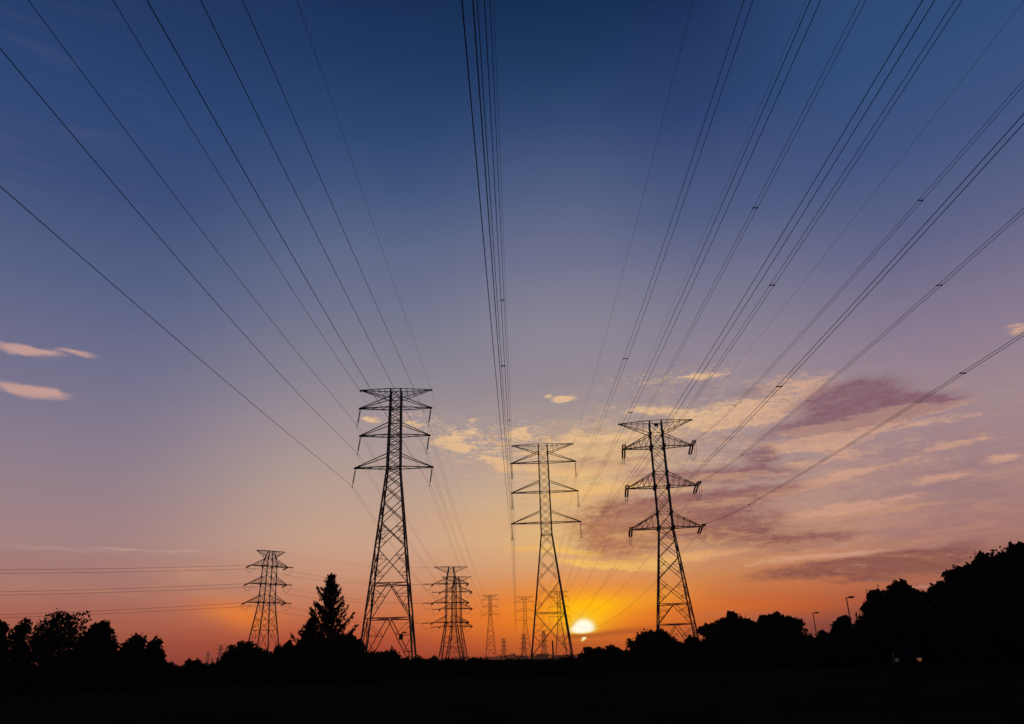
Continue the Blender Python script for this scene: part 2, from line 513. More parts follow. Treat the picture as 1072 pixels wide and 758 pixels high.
# ------------------------------------------------------------------ ground
def ground_sheet():
    b = MB()
    rings = [0, 6, 14, 30, 60, 110, 200, 400, 800, 1600, 2700]
    seg = 64
    rnd = random.Random(4)
    b.v.append((0, 0, 0))
    for r in rings[1:]:
        for k in range(seg):
            a = 2 * math.pi * k / seg
            z = rnd.uniform(-0.12, 0.05) if 10 < r < 100 else 0
            b.v.append((r * math.cos(a), r * math.sin(a), z))
    for k in range(seg):
        b.f.append((0, 1 + k, 1 + (k + 1) % seg))
    for i in range(len(rings) - 2):
        for k in range(seg):
            k2 = (k + 1) % seg
            b.f.append((1 + i * seg + k, 1 + (i + 1) * seg + k, 1 + (i + 1) * seg + k2, 1 + i * seg + k2))
    g = b.build('ground', mat('dark_grass_field', (0.022, 0.025, 0.013), 1.0, 0, 0.4, 0.35, 0.0, bump=0.4))
    tag(g, kind='structure')


ground_sheet()


# ------------------------------------------------------------------ pylons
def width_at(T, z):
    pr = T['w']
    for (z0, w0), (z1, w1) in zip(pr, pr[1:]):
        if z0 <= z <= z1:
            return w0 + (w1 - w0) * (z - z0) / (z1 - z0)
    return pr[-1][1]


def string_of_discs(b, p, q, r=0.14, pitch=0.17, n=8):
    p, q = Vector(p), Vector(q)
    L = (q - p).length
    d = (q - p) / L
    b.rod(p, q, 0.035, 6)
    k = int((L - 0.5) / pitch)
    for i in range(k):
        c = p + d * (0.3 + i * pitch)
        b.rod(c, c + d * 0.075, r, n)


def pylon_meshes(T):
    """meshes of one pylon type, keyed by a list of (part name, mesh, label)"""
    parts = []
    S = MT['steel']
    h, sp, rise = T['h'], T['sp'], T['rise']
    top = T['w'][-1][0]
    lv = T['levels']
    lw, bw = T['leg'], T['brace']

    def corner(sx_, sy_, z):
        w = width_at(T, z) / 2
        return Vector((sx_ * w, sy_ * w, z))

    # four legs
    kn = [p[0] for p in T['w']]
    for sx_ in (-1, 1):
        for sy_ in (-1, 1):
            b = MB()
            for z0, z1 in zip(kn, kn[1:]):
                b.angle(corner(sx_, sy_, z0), corner(sx_, sy_, z1), lw if z0 < h[3] else lw * 0.85)
            parts.append(('leg', b.mesh('leg', S), None))
            b = MB()
            c = corner(sx_, sy_, 0)
            b.box((c.x, c.y, 0.2), (1.0, 1.0, 0.5))
            parts.append(('footing', b.mesh('footing', MT['concrete']), None))
    # bracing of the four faces
    b = MB()
    faces = [((-1, -1), (1, -1)), ((1, -1), (1, 1)), ((1, 1), (-1, 1)), ((-1, 1), (-1, -1))]
    for (c0, c1) in faces:
        for i, (z0, z1, kind) in enumerate(lv):
            a0, a1 = corner(*c0, z0), corner(*c1, z0)
            b0, b1 = corner(*c0, z1), corner(*c1, z1)
            k = bw if z0 < h[3] else bw * 0.8
            if kind in ('X', 'XH', 'XS', 'XSH'):
                b.angle(a0, b1, k)
                b.angle(a1, b0, k)
                if 'S' in kind:                      # redundant members of tall panels
                    for (p, q, cc) in ((a0, b1, c0), (a1, b0, c1), (b1, a0, c1), (b0, a1, c0)):
                        m1 = p.lerp(q, 0.27)
                        b.angle(m1, corner(*cc, m1.z), k * 0.6)
                        b.angle(m1, corner(*cc, m1.z + (0.22 if p.z < q.z else -0.22) * (z1 - z0)), k * 0.6)
            if kind in ('K', 'KH'):
                mid = (b0 + b1) / 2
                b.angle(a0, mid, k)
                b.angle(a1, mid, k)
                for (p, cc) in ((a0, c0), (a1, c1)):
                    for f in (0.36, 0.68):
                        m1 = p.lerp(mid, f)
                        b.angle(m1, corner(*cc, m1.z), k * 0.6)
                        b.angle(m1, corner(*cc, p.z + (mid.z - p.z) * min(1, f + 0.26)), k * 0.6)
            if kind.endswith('H'):
                b.angle(b0, b1, k * 1.05)
            if kind == 'H':
                b.angle(a0, a1, k * 1.05)
    for z in T['diaph']:                            # plan bracing
        b.angle(corner(-1, -1, z), corner(1, 1, z), bw * 0.7)
        b.angle(corner(1, -1, z), corner(-1, 1, z), bw * 0.7)
    parts.append(('bracing', b.mesh('bracing', S), None))

    # cross-arms
    for k in (1, 2, 3):
        for sx_ in (-1, 1):
            b = MB()
            w = width_at(T, h[k]) / 2
            wu = width_at(T, h[k] + rise[k]) / 2
            tip = Vector((sx_ * sp[k], 0, h[k]))
            ty = 0.18
            for sy_ in (-1, 1):
                lo = Vector((sx_ * w, sy_ * w, h[k]))
                up = Vector((sx_ * wu, sy_ * wu, h[k] + rise[k]))
                te = tip + Vector((0, sy_ * ty, 0))
                b.angle(lo, te, T['arm'])
                b.angle(up, te + Vector((0, 0, 0.06)), T['arm'] * 0.85)
                n = T['webs']
                for i in range(1, n + 1):
                    f = i / (n + 1)
                    pl, pu = lo.lerp(te, f), up.lerp(te, f)
                    b.angle(pl, pu, bw * 0.6)
                    fn = (i - 1) / (n + 1)
                    b.angle(pl, up.lerp(te, fn), bw * 0.6)
            n = max(T['webs'], 2)
            for i in range(n + 1):
                f0, f1 = i / (n + 1), (i + 1) / (n + 1)
                A0 = Vector((sx_ * w, -w, h[k])).lerp(tip, f0)
                A1 = Vector((sx_ * w, w, h[k])).lerp(tip, f1)
                b.angle(A0, A1, bw * 0.55)
            b.box((tip.x, 0, tip.z - 0.02), (0.5, 0.5, 0.22))
            if T['gusset']:
                for sy_ in (-1, 1):
                    b.box((sx_ * w, sy_ * w, h[k]), (0.75, 0.5, 0.75))
                    b.box((sx_ * wu, sy_ * wu, h[k] + rise[k]), (0.6, 0.42, 0.6))
            b.angle((sx_ * w, -w, h[k]), (sx_ * w, w, h[k]), bw)
            if sx_ == 1:
                for sy_ in (-1, 1):
                    b.angle((-w, sy_ * w, h[k]), (w, sy_ * w, h[k]), bw)
            parts.append(('crossarm', b.mesh('crossarm', S), None))
    # earth-wire peaks
    for sx_ in (-1, 1):
        b = MB()
        zl = top - rise[0]
        w, wl = width_at(T, top) / 2, width_at(T, zl) / 2
        tip = Vector((sx_ * sp[0], 0, h[0]))
        for sy_ in (-1, 1):
            up = Vector((sx_ * w, sy_ * w, top))
            lo = Vector((sx_ * wl, sy_ * wl, zl))
            te = tip + Vector((0, sy_ * 0.1, 0))
            b.angle(up, te, T['arm'] * 0.75)
            b.angle(lo, te, T['arm'] * 0.75)
            n = 4
            for i in range(1, n + 1):
                f = i / (n + 1)
                b.angle(up.lerp(te, f), lo.lerp(te, f), bw * 0.5)
                b.angle(up.lerp(te, f), lo.lerp(te, (i - 1) / (n + 1)), bw * 0.5)
        b.angle((sx_ * w, -w, top), (sx_ * w, w, top), bw)
        if sx_ == 1:
            for sy_ in (-1, 1):
                b.angle((-w, sy_ * w, top), (w, sy_ * w, top), bw)
        b.box((tip.x, 0, tip.z - 0.1), (0.22, 0.3, 0.3))
        parts.append(('earth_wire_peak', b.mesh('earth_wire_peak', S), None))
    # insulators
    for k in (1, 2, 3):
        for sx_ in (-1, 1):
            tip = Vector((sx_ * sp[k], 0, h[k] - 0.1))
            if T['strain']:
                for sy_ in (-1, 1):
                    b = MB()
                    dv = T.get('sdir', (0.0, -1.0)) if sy_ < 0 else (0.0, 1.0)
                    end = Vector((tip.x + dv[0] * T['str_len'], dv[1] * T['str_len'], tip.z - (0.3 if sy_ < 0 else 0.55)))
                    off = Vector((0.26, 0, 0))
                    st = tip + Vector((dv[0] * 0.3, dv[1] * 0.3, 0))
                    string_of_discs(b, st + off, end + off, 0.19)
                    string_of_discs(b, st - off, end - off, 0.19)
                    b.rod(end - off * 1.3, end + off * 1.3, 0.07)
                    b.rod(st - off * 1.3, st + off * 1.3, 0.07)
                    parts.append(('insulator_string', b.mesh('insulator_string', MT['glass']), None))
                b = MB()
                dv = T.get('sdir', (0.0, -1.0))
                e0 = Vector((tip.x + dv[0] * T['str_len'], dv[1] * T['str_len'], tip.z - 0.3))
                e1 = Vector((tip.x, T['str_len'], tip.z - 0.55))
                for dx in (-0.2, 0.2):
                    pts = []
                    for i in range(17):
                        f = i / 16
                        p = e0.lerp(e1, f)
                        s_ = math.sin(math.pi * f) ** 0.6
                        pts.append(p + Vector((dx + sx_ * 0.25 * s_, 0, -2.6 * s_)))
                    b.tube(pts, 0.03, 6)
                parts.append(('jumper_loop', b.mesh('jumper_loop', MT['wire']), None))
            else:
                b = MB()
                end = tip + Vector((T['swing'], 0, -T['ins'] + 0.25))
                string_of_discs(b, tip, end, T['ins_r'])
                if T['yoke']:
                    b.rod(end + Vector((-0.3, 0, 0)), end + Vector((0.3, 0, 0)), 0.06)
                    for dx in (-0.22, 0.22):
                        b.rod(end + Vector((dx, 0, 0)), end + Vector((dx, 0, -0.3)), 0.045)
                    b.rod(end + Vector((-0.45, 0, 0.35)), end + Vector((0, 0, 0.15)), 0.03)
                    b.rod(end + Vector((0.45, 0, 0.35)), end + Vector((0, 0, 0.15)), 0.03)
                else:
                    b.rod(end, end + Vector((0, 0, -0.25)), 0.06)
                    b.rod(end + Vector((0, -0.3, -0.25)), end + Vector((0, 0.3, -0.25)), 0.05)
                parts.append(('insulator_string', b.mesh('insulator_string', MT['glass']), None))
    for ex in T['extra']:
        b = MB()
        for (c, sz) in ex[1]:
            b.box(c, sz)
        parts.append((ex[0], b.mesh(ex[0], MT[ex[2]]), ex[3]))
    return parts


TYPES = {
    # slim suspension pylon: plain arms, long swinging strings
    'slim': dict(h=[45.0, 41.72, 36.9, 31.43], sp=[6.06, 5.95, 5.70, 6.28], rise=[1.7, 1.9, 2.1, 2.2], leg=0.25, brace=0.125, arm=0.15, webs=0, gusset=False,
                 w=[(0, 8.2), (31.0, 2.15), (45.0, 1.75)],
                 levels=[(0.3, 7.8, 'KH'), (7.8, 12.9, 'KH'), (12.9, 18.6, 'XS'), (18.6, 22.6, 'XS'), (22.6, 25.8, 'X'), (25.8, 28.3, 'X'), (28.3, 30.2, 'X'), (30.2, 31.43, 'XH'),
                         (31.43, 33.0, 'X'), (33.0, 34.3, 'XH'), (34.3, 35.6, 'XH'), (35.6, 36.9, 'XH'), (36.9, 38.1, 'X'), (38.1, 39.3, 'XH'), (39.3, 40.5, 'X'), (40.5, 41.72, 'XH'),
                         (41.72, 43.4, 'XH'), (43.4, 45.0, 'XH')],
                 diaph=[7.8, 12.9, 31.43, 36.9, 41.72], strain=False, ins=3.1, ins_r=0.13, swing=-0.36, yoke=False, extra=[('equipment_box', [((2.15, -3.62, 5.0), (0.6, 0.3, 0.75)), ((2.6, -3.55, 5.6), (0.8, 0.15, 0.16))], 'plate', None)]),
    # suspension pylon with waisted body and twin conductors
    'waisted': dict(h=[50.0, 45.6, 38.37, 31.07], sp=[7.44, 7.70, 7.85, 8.07], rise=[2.2, 2.5, 2.6, 2.7], leg=0.28, brace=0.085, arm=0.17, webs=0, gusset=False,
                    w=[(0, 9.4), (28.3, 2.5), (50.0, 2.15)],
                    levels=[(0.3, 1.9, 'H'), (1.9, 10.9, 'XSH'), (10.9, 17.8, 'XS'), (17.8, 22.6, 'XS'), (22.6, 25.9, 'X'), (25.9, 28.3, 'XH'), (28.3, 29.7, 'X'), (29.7, 31.07, 'XH'),
                            (31.07, 32.8, 'X'), (32.8, 34.6, 'X'), (34.6, 36.4, 'X'), (36.4, 38.37, 'XH'), (38.37, 40.2, 'X'), (40.2, 42.0, 'X'), (42.0, 43.8, 'X'), (43.8, 45.6, 'XH'),
                            (45.6, 47.8, 'XH'), (47.8, 50.0, 'X')],
                    diaph=[1.9, 10.9, 28.3, 31.07, 38.37, 45.6], strain=False, ins=3.76, ins_r=0.115, swing=0.0, yoke=True, extra=[]),
    # strain pylon: latticed arms, gusset plates, double strings and jumpers
    'strain': dict(h=[50.0, 44.11, 35.27, 26.45], sp=[8.12, 7.45, 7.5, 7.4], rise=[2.9, 3.0, 3.1, 3.2], leg=0.29, brace=0.115, arm=0.18, webs=4, gusset=True,
                   w=[(0, 8.6), (26.0, 3.0), (50.0, 2.65)],
                   levels=[(0.3, 7.1, 'KH'), (7.1, 11.0, 'KH'), (11.0, 16.0, 'XS'), (16.0, 20.4, 'XS'), (20.4, 23.8, 'X'), (23.8, 26.45, 'XH'),
                           (26.45, 29.65, 'XH'), (29.65, 32.5, 'X'), (32.5, 35.27, 'XH'), (35.27, 38.4, 'XH'), (38.4, 41.3, 'X'), (41.3, 44.11, 'XH'), (44.11, 47.1, 'XH'), (47.1, 50.0, 'X')],
                   diaph=[7.1, 11.0, 26.45, 35.27, 44.11], strain=True, str_len=5.4, ms=[8.12, 7.94, 8.03, 7.94], extra=[('number_plate', [((0.1, -1.42, 48.9), (0.9, 0.06, 0.7))], 'plate', None)]),
    # stockier strain pylons of the line that crosses behind
    'stocky': dict(h=[47.0, 38.5, 29.2, 19.6], sp=[8.8, 9.2, 9.2, 9.2], rise=[3.0, 3.0, 3.2, 3.2], leg=0.48, brace=0.135, arm=0.24, webs=4, gusset=True,
                   w=[(0, 11.5), (19.6, 5.2), (40.5, 4.6), (47.0, 2.3)],
                   levels=[(0.3, 8.0, 'KH'), (8.0, 14.5, 'XS'), (14.5, 19.6, 'XH'), (19.6, 24.4, 'X'), (24.4, 29.2, 'XH'), (29.2, 33.8, 'X'), (33.8, 38.5, 'XH'), (38.5, 42.0, 'XH'), (42.0, 44.5, 'XH'), (44.5, 47.0, 'X')],
                   diaph=[8.0, 19.6, 29.2, 38.5], strain=True, str_len=6.5, sdir=(-0.857, -0.515), extra=[]),
    'corner': dict(h=[48.0, 41.6, 34.2, 26.6], sp=[6.6, 8.6, 8.8, 9.0], rise=[3.0, 3.2, 3.2, 3.2], leg=0.48, brace=0.135, arm=0.24, webs=4, gusset=True,
                   w=[(0, 11.6), (26.6, 5.0), (43.0, 4.3), (48.0, 2.0)],
                   levels=[(0.3, 7.0, 'KH'), (7.0, 15.5, 'KH'), (15.5, 21.5, 'XS'), (21.5, 26.6, 'XH'), (26.6, 30.4, 'X'), (30.4, 34.2, 'XH'), (34.2, 37.9, 'X'), (37.9, 41.6, 'XH'), (41.6, 44.8, 'XH'), (44.8, 48.0, 'X')],
                   diaph=[7.0, 26.6, 34.2, 41.6], strain=True, str_len=4.2, extra=[]),
}
PARTS = {}


def pylon(kind, label, x, y, rz, scale=1.0, group='lattice pylons of the overhead lines'):
    if kind not in PARTS:
        PARTS[kind] = pylon_meshes(TYPES[kind])
    root = thing('transmission_pylon', label, 'pylon', (x, y, 0), rz, group)
    root.scale = (scale,) * 3
    for (nm, me, lb) in PARTS[kind]:
        o = bpy.data.objects.new(nm, me)
        COL.objects.link(o)
        o.parent = root
        if lb:
            o['label'] = lb
    root_info = dict(T=TYPES[kind], x=x, y=y, rz=rz, s=scale)
    return root_info


def polar(az_, d):
    return d * math.sin(R(az_)), d * math.cos(R(az_))


PA = pylon('slim', 'tall slim pylon with plain arms and tilted hanging insulators, leftmost of the three big pylons', -19.994, 121.940, 0.0584)
PM = pylon('waisted', 'big pylon with thin vertical insulators standing just left of the setting sun', 6.869, 179.073, -0.026)
PR = pylon('strain', 'big pylon with latticed arms and paired slanting insulators, right of the setting sun', 31.600, 162.406, -0.115)
PF = pylon('corner', 'stocky pylon seen corner on, left of the pointed conifer', *polar(-17.80, 351), R(44.5))
P1 = pylon('stocky', 'front and taller pylon of the overlapping dense pair beside the left big pylon', *polar(-4.95, 407), R(14))
P2 = pylon('stocky', 'rear pylon of the overlapping dense pair, half hidden by the front one', *polar(-4.55, 458), R(14))
PA2 = pylon('slim', 'small distant slim pylon between the dense pair and the middle big pylon', *polar(-2.12, 574), 0.03)
PM2 = pylon('waisted', 'faint distant pylon close to the left foot of the middle big pylon', *polar(0.38, 667), 0.0)
PR2 = pylon('waisted', 'distant pylon seen through the right leg of the middle big pylon beside the sun', *polar(2.86, 624), 0.0)


def tiny_pylon(label, az_, d, hgt, rz, group='tiny far pylons on the horizon'):
    s = hgt / 47.0
    b = MB()
    T = TYPES['stocky']
    for sx_ in (-1, 1):
        for sy_ in (-1, 1):
            for (z0, w0), (z1, w1) in zip(T['w'], T['w'][1:]):
                b.angle((sx_ * w0 / 2 * s, sy_ * w0 / 2 * s, z0 * s), (sx_ * w1 / 2 * s, sy_ * w1 / 2 * s, z1 * s), 0.6)
    for z0, z1, _ in T['levels']:
        for sy_ in (-1, 1):
            w0, w1 = width_at(T, z0) / 2, width_at(T, z1) / 2
            b.angle((-w0 * s, sy_ * w0 * s, z0 * s), (w1 * s, sy_ * w1 * s, z1 * s), 0.34)
            b.angle((w0 * s, sy_ * w0 * s, z0 * s), (-w1 * s, sy_ * w1 * s, z1 * s), 0.34)
    for k in range(4):
        w = width_at(T, min(T['h'][k], 47)) / 2
        for sx_ in (-1, 1):
            for sy_ in (-1, 1):
                b.angle((sx_ * w * s, sy_ * w * s, T['h'][k] * s), (sx_ * T['sp'][k] * s, 0, T['h'][k] * s), 0.45)
                if k:
                    b.angle((sx_ * w * s, sy_ * w * s, (T['h'][k] + 3) * s), (sx_ * T['sp'][k] * s, 0, T['h'][k] * s), 0.38)
    o = b.build('transmission_pylon', MT['steel'])
    x, y = polar(az_, d)
    o.location = (x, y, 0)
    o.rotation_euler = (0, 0, rz)
    tag(o, label, 'pylon', group)


tiny_pylon('tiny far pylon on the horizon just right of the small distant slim pylon', -1.2, 1690, 41, 0.3)
tiny_pylon('tiny far pylon on the horizon in front of the faint distant pylon', 0.24, 1432, 41, 0.2)
tiny_pylon('tiny far pylon on the horizon framed between the feet of the middle big pylon', 1.66, 1270, 41, 0.25)
tiny_pylon('middle one of the tiny far pylons between left trees and corner pylon', -20.47, 1600, 40, 0.5)
tiny_pylon('tiny far pylon nearest to the round bush below the corner pylon', -20.03, 1650, 40, 0.5)
tiny_pylon('leftmost tiny far pylon between the left trees and the corner pylon', -21.22, 2100, 37, 0.5)
tiny_pylon('shortest tiny far pylon, barely clearing the low bushes on the left', -20.93, 2500, 27, 0.5)


# ------------------------------------------------------------------ wires
def attach(P, side, k, strain_end=0):
    T, s = P['T'], P['s']
    sx_ = -1 if side == 'L' else 1
    x, y, z = sx_ * T['sp'][k] * s, 0.0, T['h'][k] * s
    if k > 0:
        if T['strain']:
            dv = T.get('sdir', (0.0, -1.0)) if strain_end < 0 else (0.0, 1.0)
            x += dv[0] * T['str_len'] * s
            y = dv[1] * T['str_len'] * s
            z -= (0.4 if strain_end < 0 else 0.65) * s
        else:
            x += T['swing'] * s
            z -= T['ins'] * s
    else:
        z -= 0.2
    ca, sa = math.cos(P['rz']), math.sin(P['rz'])
    return Vector((P['x'] + x * ca - y * sa, P['y'] + x * sa + y * ca, z))


LEVEL = {0: 'peak', 1: 'upper', 2: 'middle', 3: 'lower'}
SIDE = {'L': 'left', 'R': 'right'}


def cable(name, pts, r, twin, spacers, label, cat, group, gap=0.40):
    """one conductor (two strands and spacers when twin) or one earth wire along pts"""
    if not twin:
        b = MB()
        b.tube(pts, r, 6)
        o = b.build(name, MT['wire'])
        return tag(o, label, cat, group)
    root = thing(name, label, cat, pts[0], 0, group)
    o0 = Vector(pts[0])
    d = (Vector(pts[-1]) - o0)
    n = Vector((d.y, -d.x, 0)).normalized() * (gap / 2)
    for sg in (-1, 1):
        b = MB()
        b.tube([Vector(p) - o0 + n * sg for p in pts], r, 6)
        b.build('wire', MT['wire'], root)
    for s in spacers:
        # point at arc position s
        acc = 0
        for p, q in zip(pts, pts[1:]):
            L = (Vector(q) - Vector(p)).length
            if acc + L >= s:
                c = Vector(p).lerp(Vector(q), (s - acc) / L) - o0
                dd = (Vector(q) - Vector(p)).normalized()
                b = MB()
                b.rod(c - n, c + n, 0.05, 6)
                for sg in (-1, 1):
                    b.rod(c + n * sg - dd * 0.11, c + n * sg + dd * 0.11, 0.062, 6)
                b.build('spacer', MT['wire'], root)
                break
            acc += L
    return root


# near spans, from each big pylon back over the viewer: heading, slope at the pylon, curvature (measured from the sag lines)
NEAR = {('A', 'L', 0): (0.009675, 0.072407, 0.000458), ('A', 'R', 0): (0.005801, 0.050458, 0.000239), ('A', 'L', 1): (0.005102, 0.072901, 0.000403), ('A', 'R', 1): (0.00551, 0.06042, 0.000124),
        ('A', 'L', 2): (0.035833, 0.108827, 0.000434), ('A', 'R', 2): (0.00458, 0.057547, 0.000216), ('A', 'L', 3): (-0.000632, 0.051725, 0.00018), ('A', 'R', 3): (0.003925, 0.063303, 0.000303),
        ('M', 'L', 0): (0.000203, 0.05552, 0.000211), ('M', 'R', 0): (-0.001465, 0.074855, 0.000346), ('M', 'L', 1): (0.000203, 0.073843, 0.000281), ('M', 'R', 1): (-0.00349, 0.098731, 0.000403),
        ('M', 'L', 2): (0.000619, 0.071381, 0.000203), ('M', 'R', 2): (0.003506, 0.073911, 0.000326), ('M', 'L', 3): (0.001295, 0.070271, 0.00014), ('M', 'R', 3): (0.015243, 0.057016, 0.000309),
        ('R', 'L', 0): (-0.00186, 0.033306, 0.000124), ('R', 'R', 0): (0.003439, 0.036068, 0.00012), ('R', 'L', 1): (0.003617, 0.038544, 0.000207), ('R', 'R', 1): (0.009379, 0.031209, 0.000184),
        ('R', 'L', 2): (0.007853, 0.041037, 0.000274), ('R', 'R', 2): (0.005037, 0.03556, 0.000182), ('R', 'L', 3): (-0.002216, 0.051065, 0.000259), ('R', 'R', 3): (0.006084, 0.033667, 0.000169)}
BIG = {'A': (PA, 'left'), 'M': (PM, 'middle'), 'R': (PR, 'right')}
for (ln, side, k), (th, a, c2) in NEAR.items():
    P, where = BIG[ln]
    T = P['T']
    sx_ = -1 if side == 'L' else 1
    # the measured line starts at the arm tip's suspension point
    A = Vector((P['x'] + math.cos(P['rz']) * sx_ * T.get('ms', T['sp'])[k], P['y'] + math.sin(P['rz']) * sx_ * T.get('ms', T['sp'])[k],
                T['h'][k] - (0 if k == 0 else {'A': 3.08, 'M': 3.76, 'R': 0.68}[ln])))
    smax = min(245.0, a / c2 if a / c2 > P['y'] + 25 else P['y'] + 40)
    s0 = T['str_len'] if (T['strain'] and k > 0) else 0.0
    E0 = attach(P, side, k, -1) if T['strain'] else attach(P, side, k)
    pts = []
    N = 90
    for i in range(N + 1):
        s = s0 + (smax - s0) * i / N
        p = Vector((A.x + math.sin(th) * s, A.y - math.cos(th) * s, A.z - a * s + c2 * s * s))
        f = max(0.0, 1 - (s - s0) / 25.0)             # ease the end onto the clamp
        if i == 0:
            d0 = E0 - p
        pts.append(p + d0 * f * f)
    if k == 0:
        cable('earth_wire', pts, 0.028 if (ln, side) == ('A', 'L') else 0.013, False, [], f'thin faint earth wire running overhead from the {SIDE[side]} peak of the {where} big pylon', 'wire', 'earth wires above the viewer')
    else:
        twin = ln != 'A'
        spc = {'M': {1: (91,), 2: (86,), 3: ()}[k] if side == 'R' else {1: (59, 107), 2: (108,), 3: ()}[k], 'R': (27, 93) if side == 'R' else (95,)}.get(ln, ())
        kind = 'twin power line' if twin else 'single power line'
        cable('power_line', pts, 0.021 if twin else 0.024, twin, spc, f'{kind} overhead from the {LEVEL[k]} {SIDE[side]} arm of the {where} big pylon', 'power line', 'power lines above the viewer',
              {'ML': 0.32, 'MR': 0.50}.get(ln + side, 0.40))


def span(P, Q, side, k, sag, r, twin, label, group, ep=1, eq=-1, n=48):
    A, B = attach(P, side, k, ep), attach(Q, side, k, eq)
    pts = [A.lerp(B, i / n) + Vector((0, 0, -4 * sag * (i / n) * (1 - i / n))) for i in range(n + 1)]
    nm = 'earth_wire' if k == 0 else 'power_line'
    return cable(nm, pts, r, twin and k > 0, (), label, 'wire' if k == 0 else 'power line', group, 0.45)


for P, Q, w0, w1, sag in ((PA, PA2, 'left big', 'small slim', 10.5), (PM, PM2, 'middle big', 'faint distant', 12.0), (PR, PR2, 'right big', 'distant sunlit', 11.0)):
    for side in 'LR':
        for k in range(4):
            what = 'thin earth wire' if k == 0 else 'power line'
            part = 'peak' if k == 0 else LEVEL[k] + ' arm'
            span(P, Q, side, k, sag * (0.7 if k == 0 else 1), 0.010 if k == 0 else 0.016, True, f'{what} sagging to the horizon from the {SIDE[side]} {part} of the {w0} pylon', 'far spans leading to the horizon')
# the crossing line: corner pylon <-> front pylon of the pair, and away to the left
for side in 'LR':
    for k in range(4):
        part = 'peak' if k == 0 else LEVEL[k] + ' arm'
        A = attach(PF, side, k, 1)
        B = attach(P1, side, k, -1)
        pts = [A.lerp(B, i / 32) + Vector((0, 0, -4 * 2.6 * (i / 32) * (1 - i / 32))) for i in range(33)]
        cable('earth_wire' if k == 0 else 'power_line', pts, 0.02 if k == 0 else 0.038, False, (), f'far wire from the {SIDE[side]} {part} of the corner pylon to the dense pair', 'wire', 'wires of the crossing line')
LX, LY = polar(-86.39, 479.9)
PL = dict(T=TYPES['corner'], x=LX, y=LY, rz=R(102.2), s=1.0)
for side in 'LR':
    for k in range(1, 4):
        A = attach(PF, side, k, -1)
        B = attach(PL, side, k, 1)
        pts = [A.lerp(B, i / 48) + Vector((0, 0, -4 * 9.72 * (i / 48) * (1 - i / 48))) for i in range(49)]
        cable('power_line', pts, 0.055, False, (), f'far power line going left from the {LEVEL[k]} {SIDE[side]} arm of the corner pylon', 'power line', 'wires of the crossing line')


# ------------------------------------------------------------------ trees
def leaf_quads(rng, P, size, flat=0.0, aspect=1.6):
    n = len(P)
    d = rng.normal(size=(n, 3))
    d[:, 2] *= (1 - flat)
    d /= np.linalg.norm(d, axis=1)[:, None] + 1e-9
    e = rng.normal(size=(n, 3))
    e -= (e * d).sum(1)[:, None] * d
    e /= np.linalg.norm(e, axis=1)[:, None] + 1e-9
    sz = size * rng.uniform(0.55, 1.4, size=(n, 1))
    a, b = d * sz * aspect * 0.5, e * sz * 0.5
    bend = np.cross(d, e) * sz * 0.18
    return np.stack([P - a, P + b * 0.9 + bend, P + a, P - b * 0.9 + bend], 1)


def lobes_points(rng, lobes, n, shell=0.55):
    vol = np.array([l[3] * l[4] * l[5] for l in lobes]) ** 0.75
    pick = rng.choice(len(lobes), n, p=vol / vol.sum())
    L = np.array(lobes)[pick]
    d = rng.normal(size=(n, 3))
    d /= np.linalg.norm(d, axis=1)[:, None]
    r = np.where(rng.random(n) < shell, rng.uniform(0.82, 1.06, n), rng.random(n) ** (1 / 3.0) * 0.95)
    r = np.where(rng.random(n) < 0.09, rng.uniform(1.02, 1.32, n), r)
    return L[:, :3] + d * r[:, None] * L[:, 3:6]


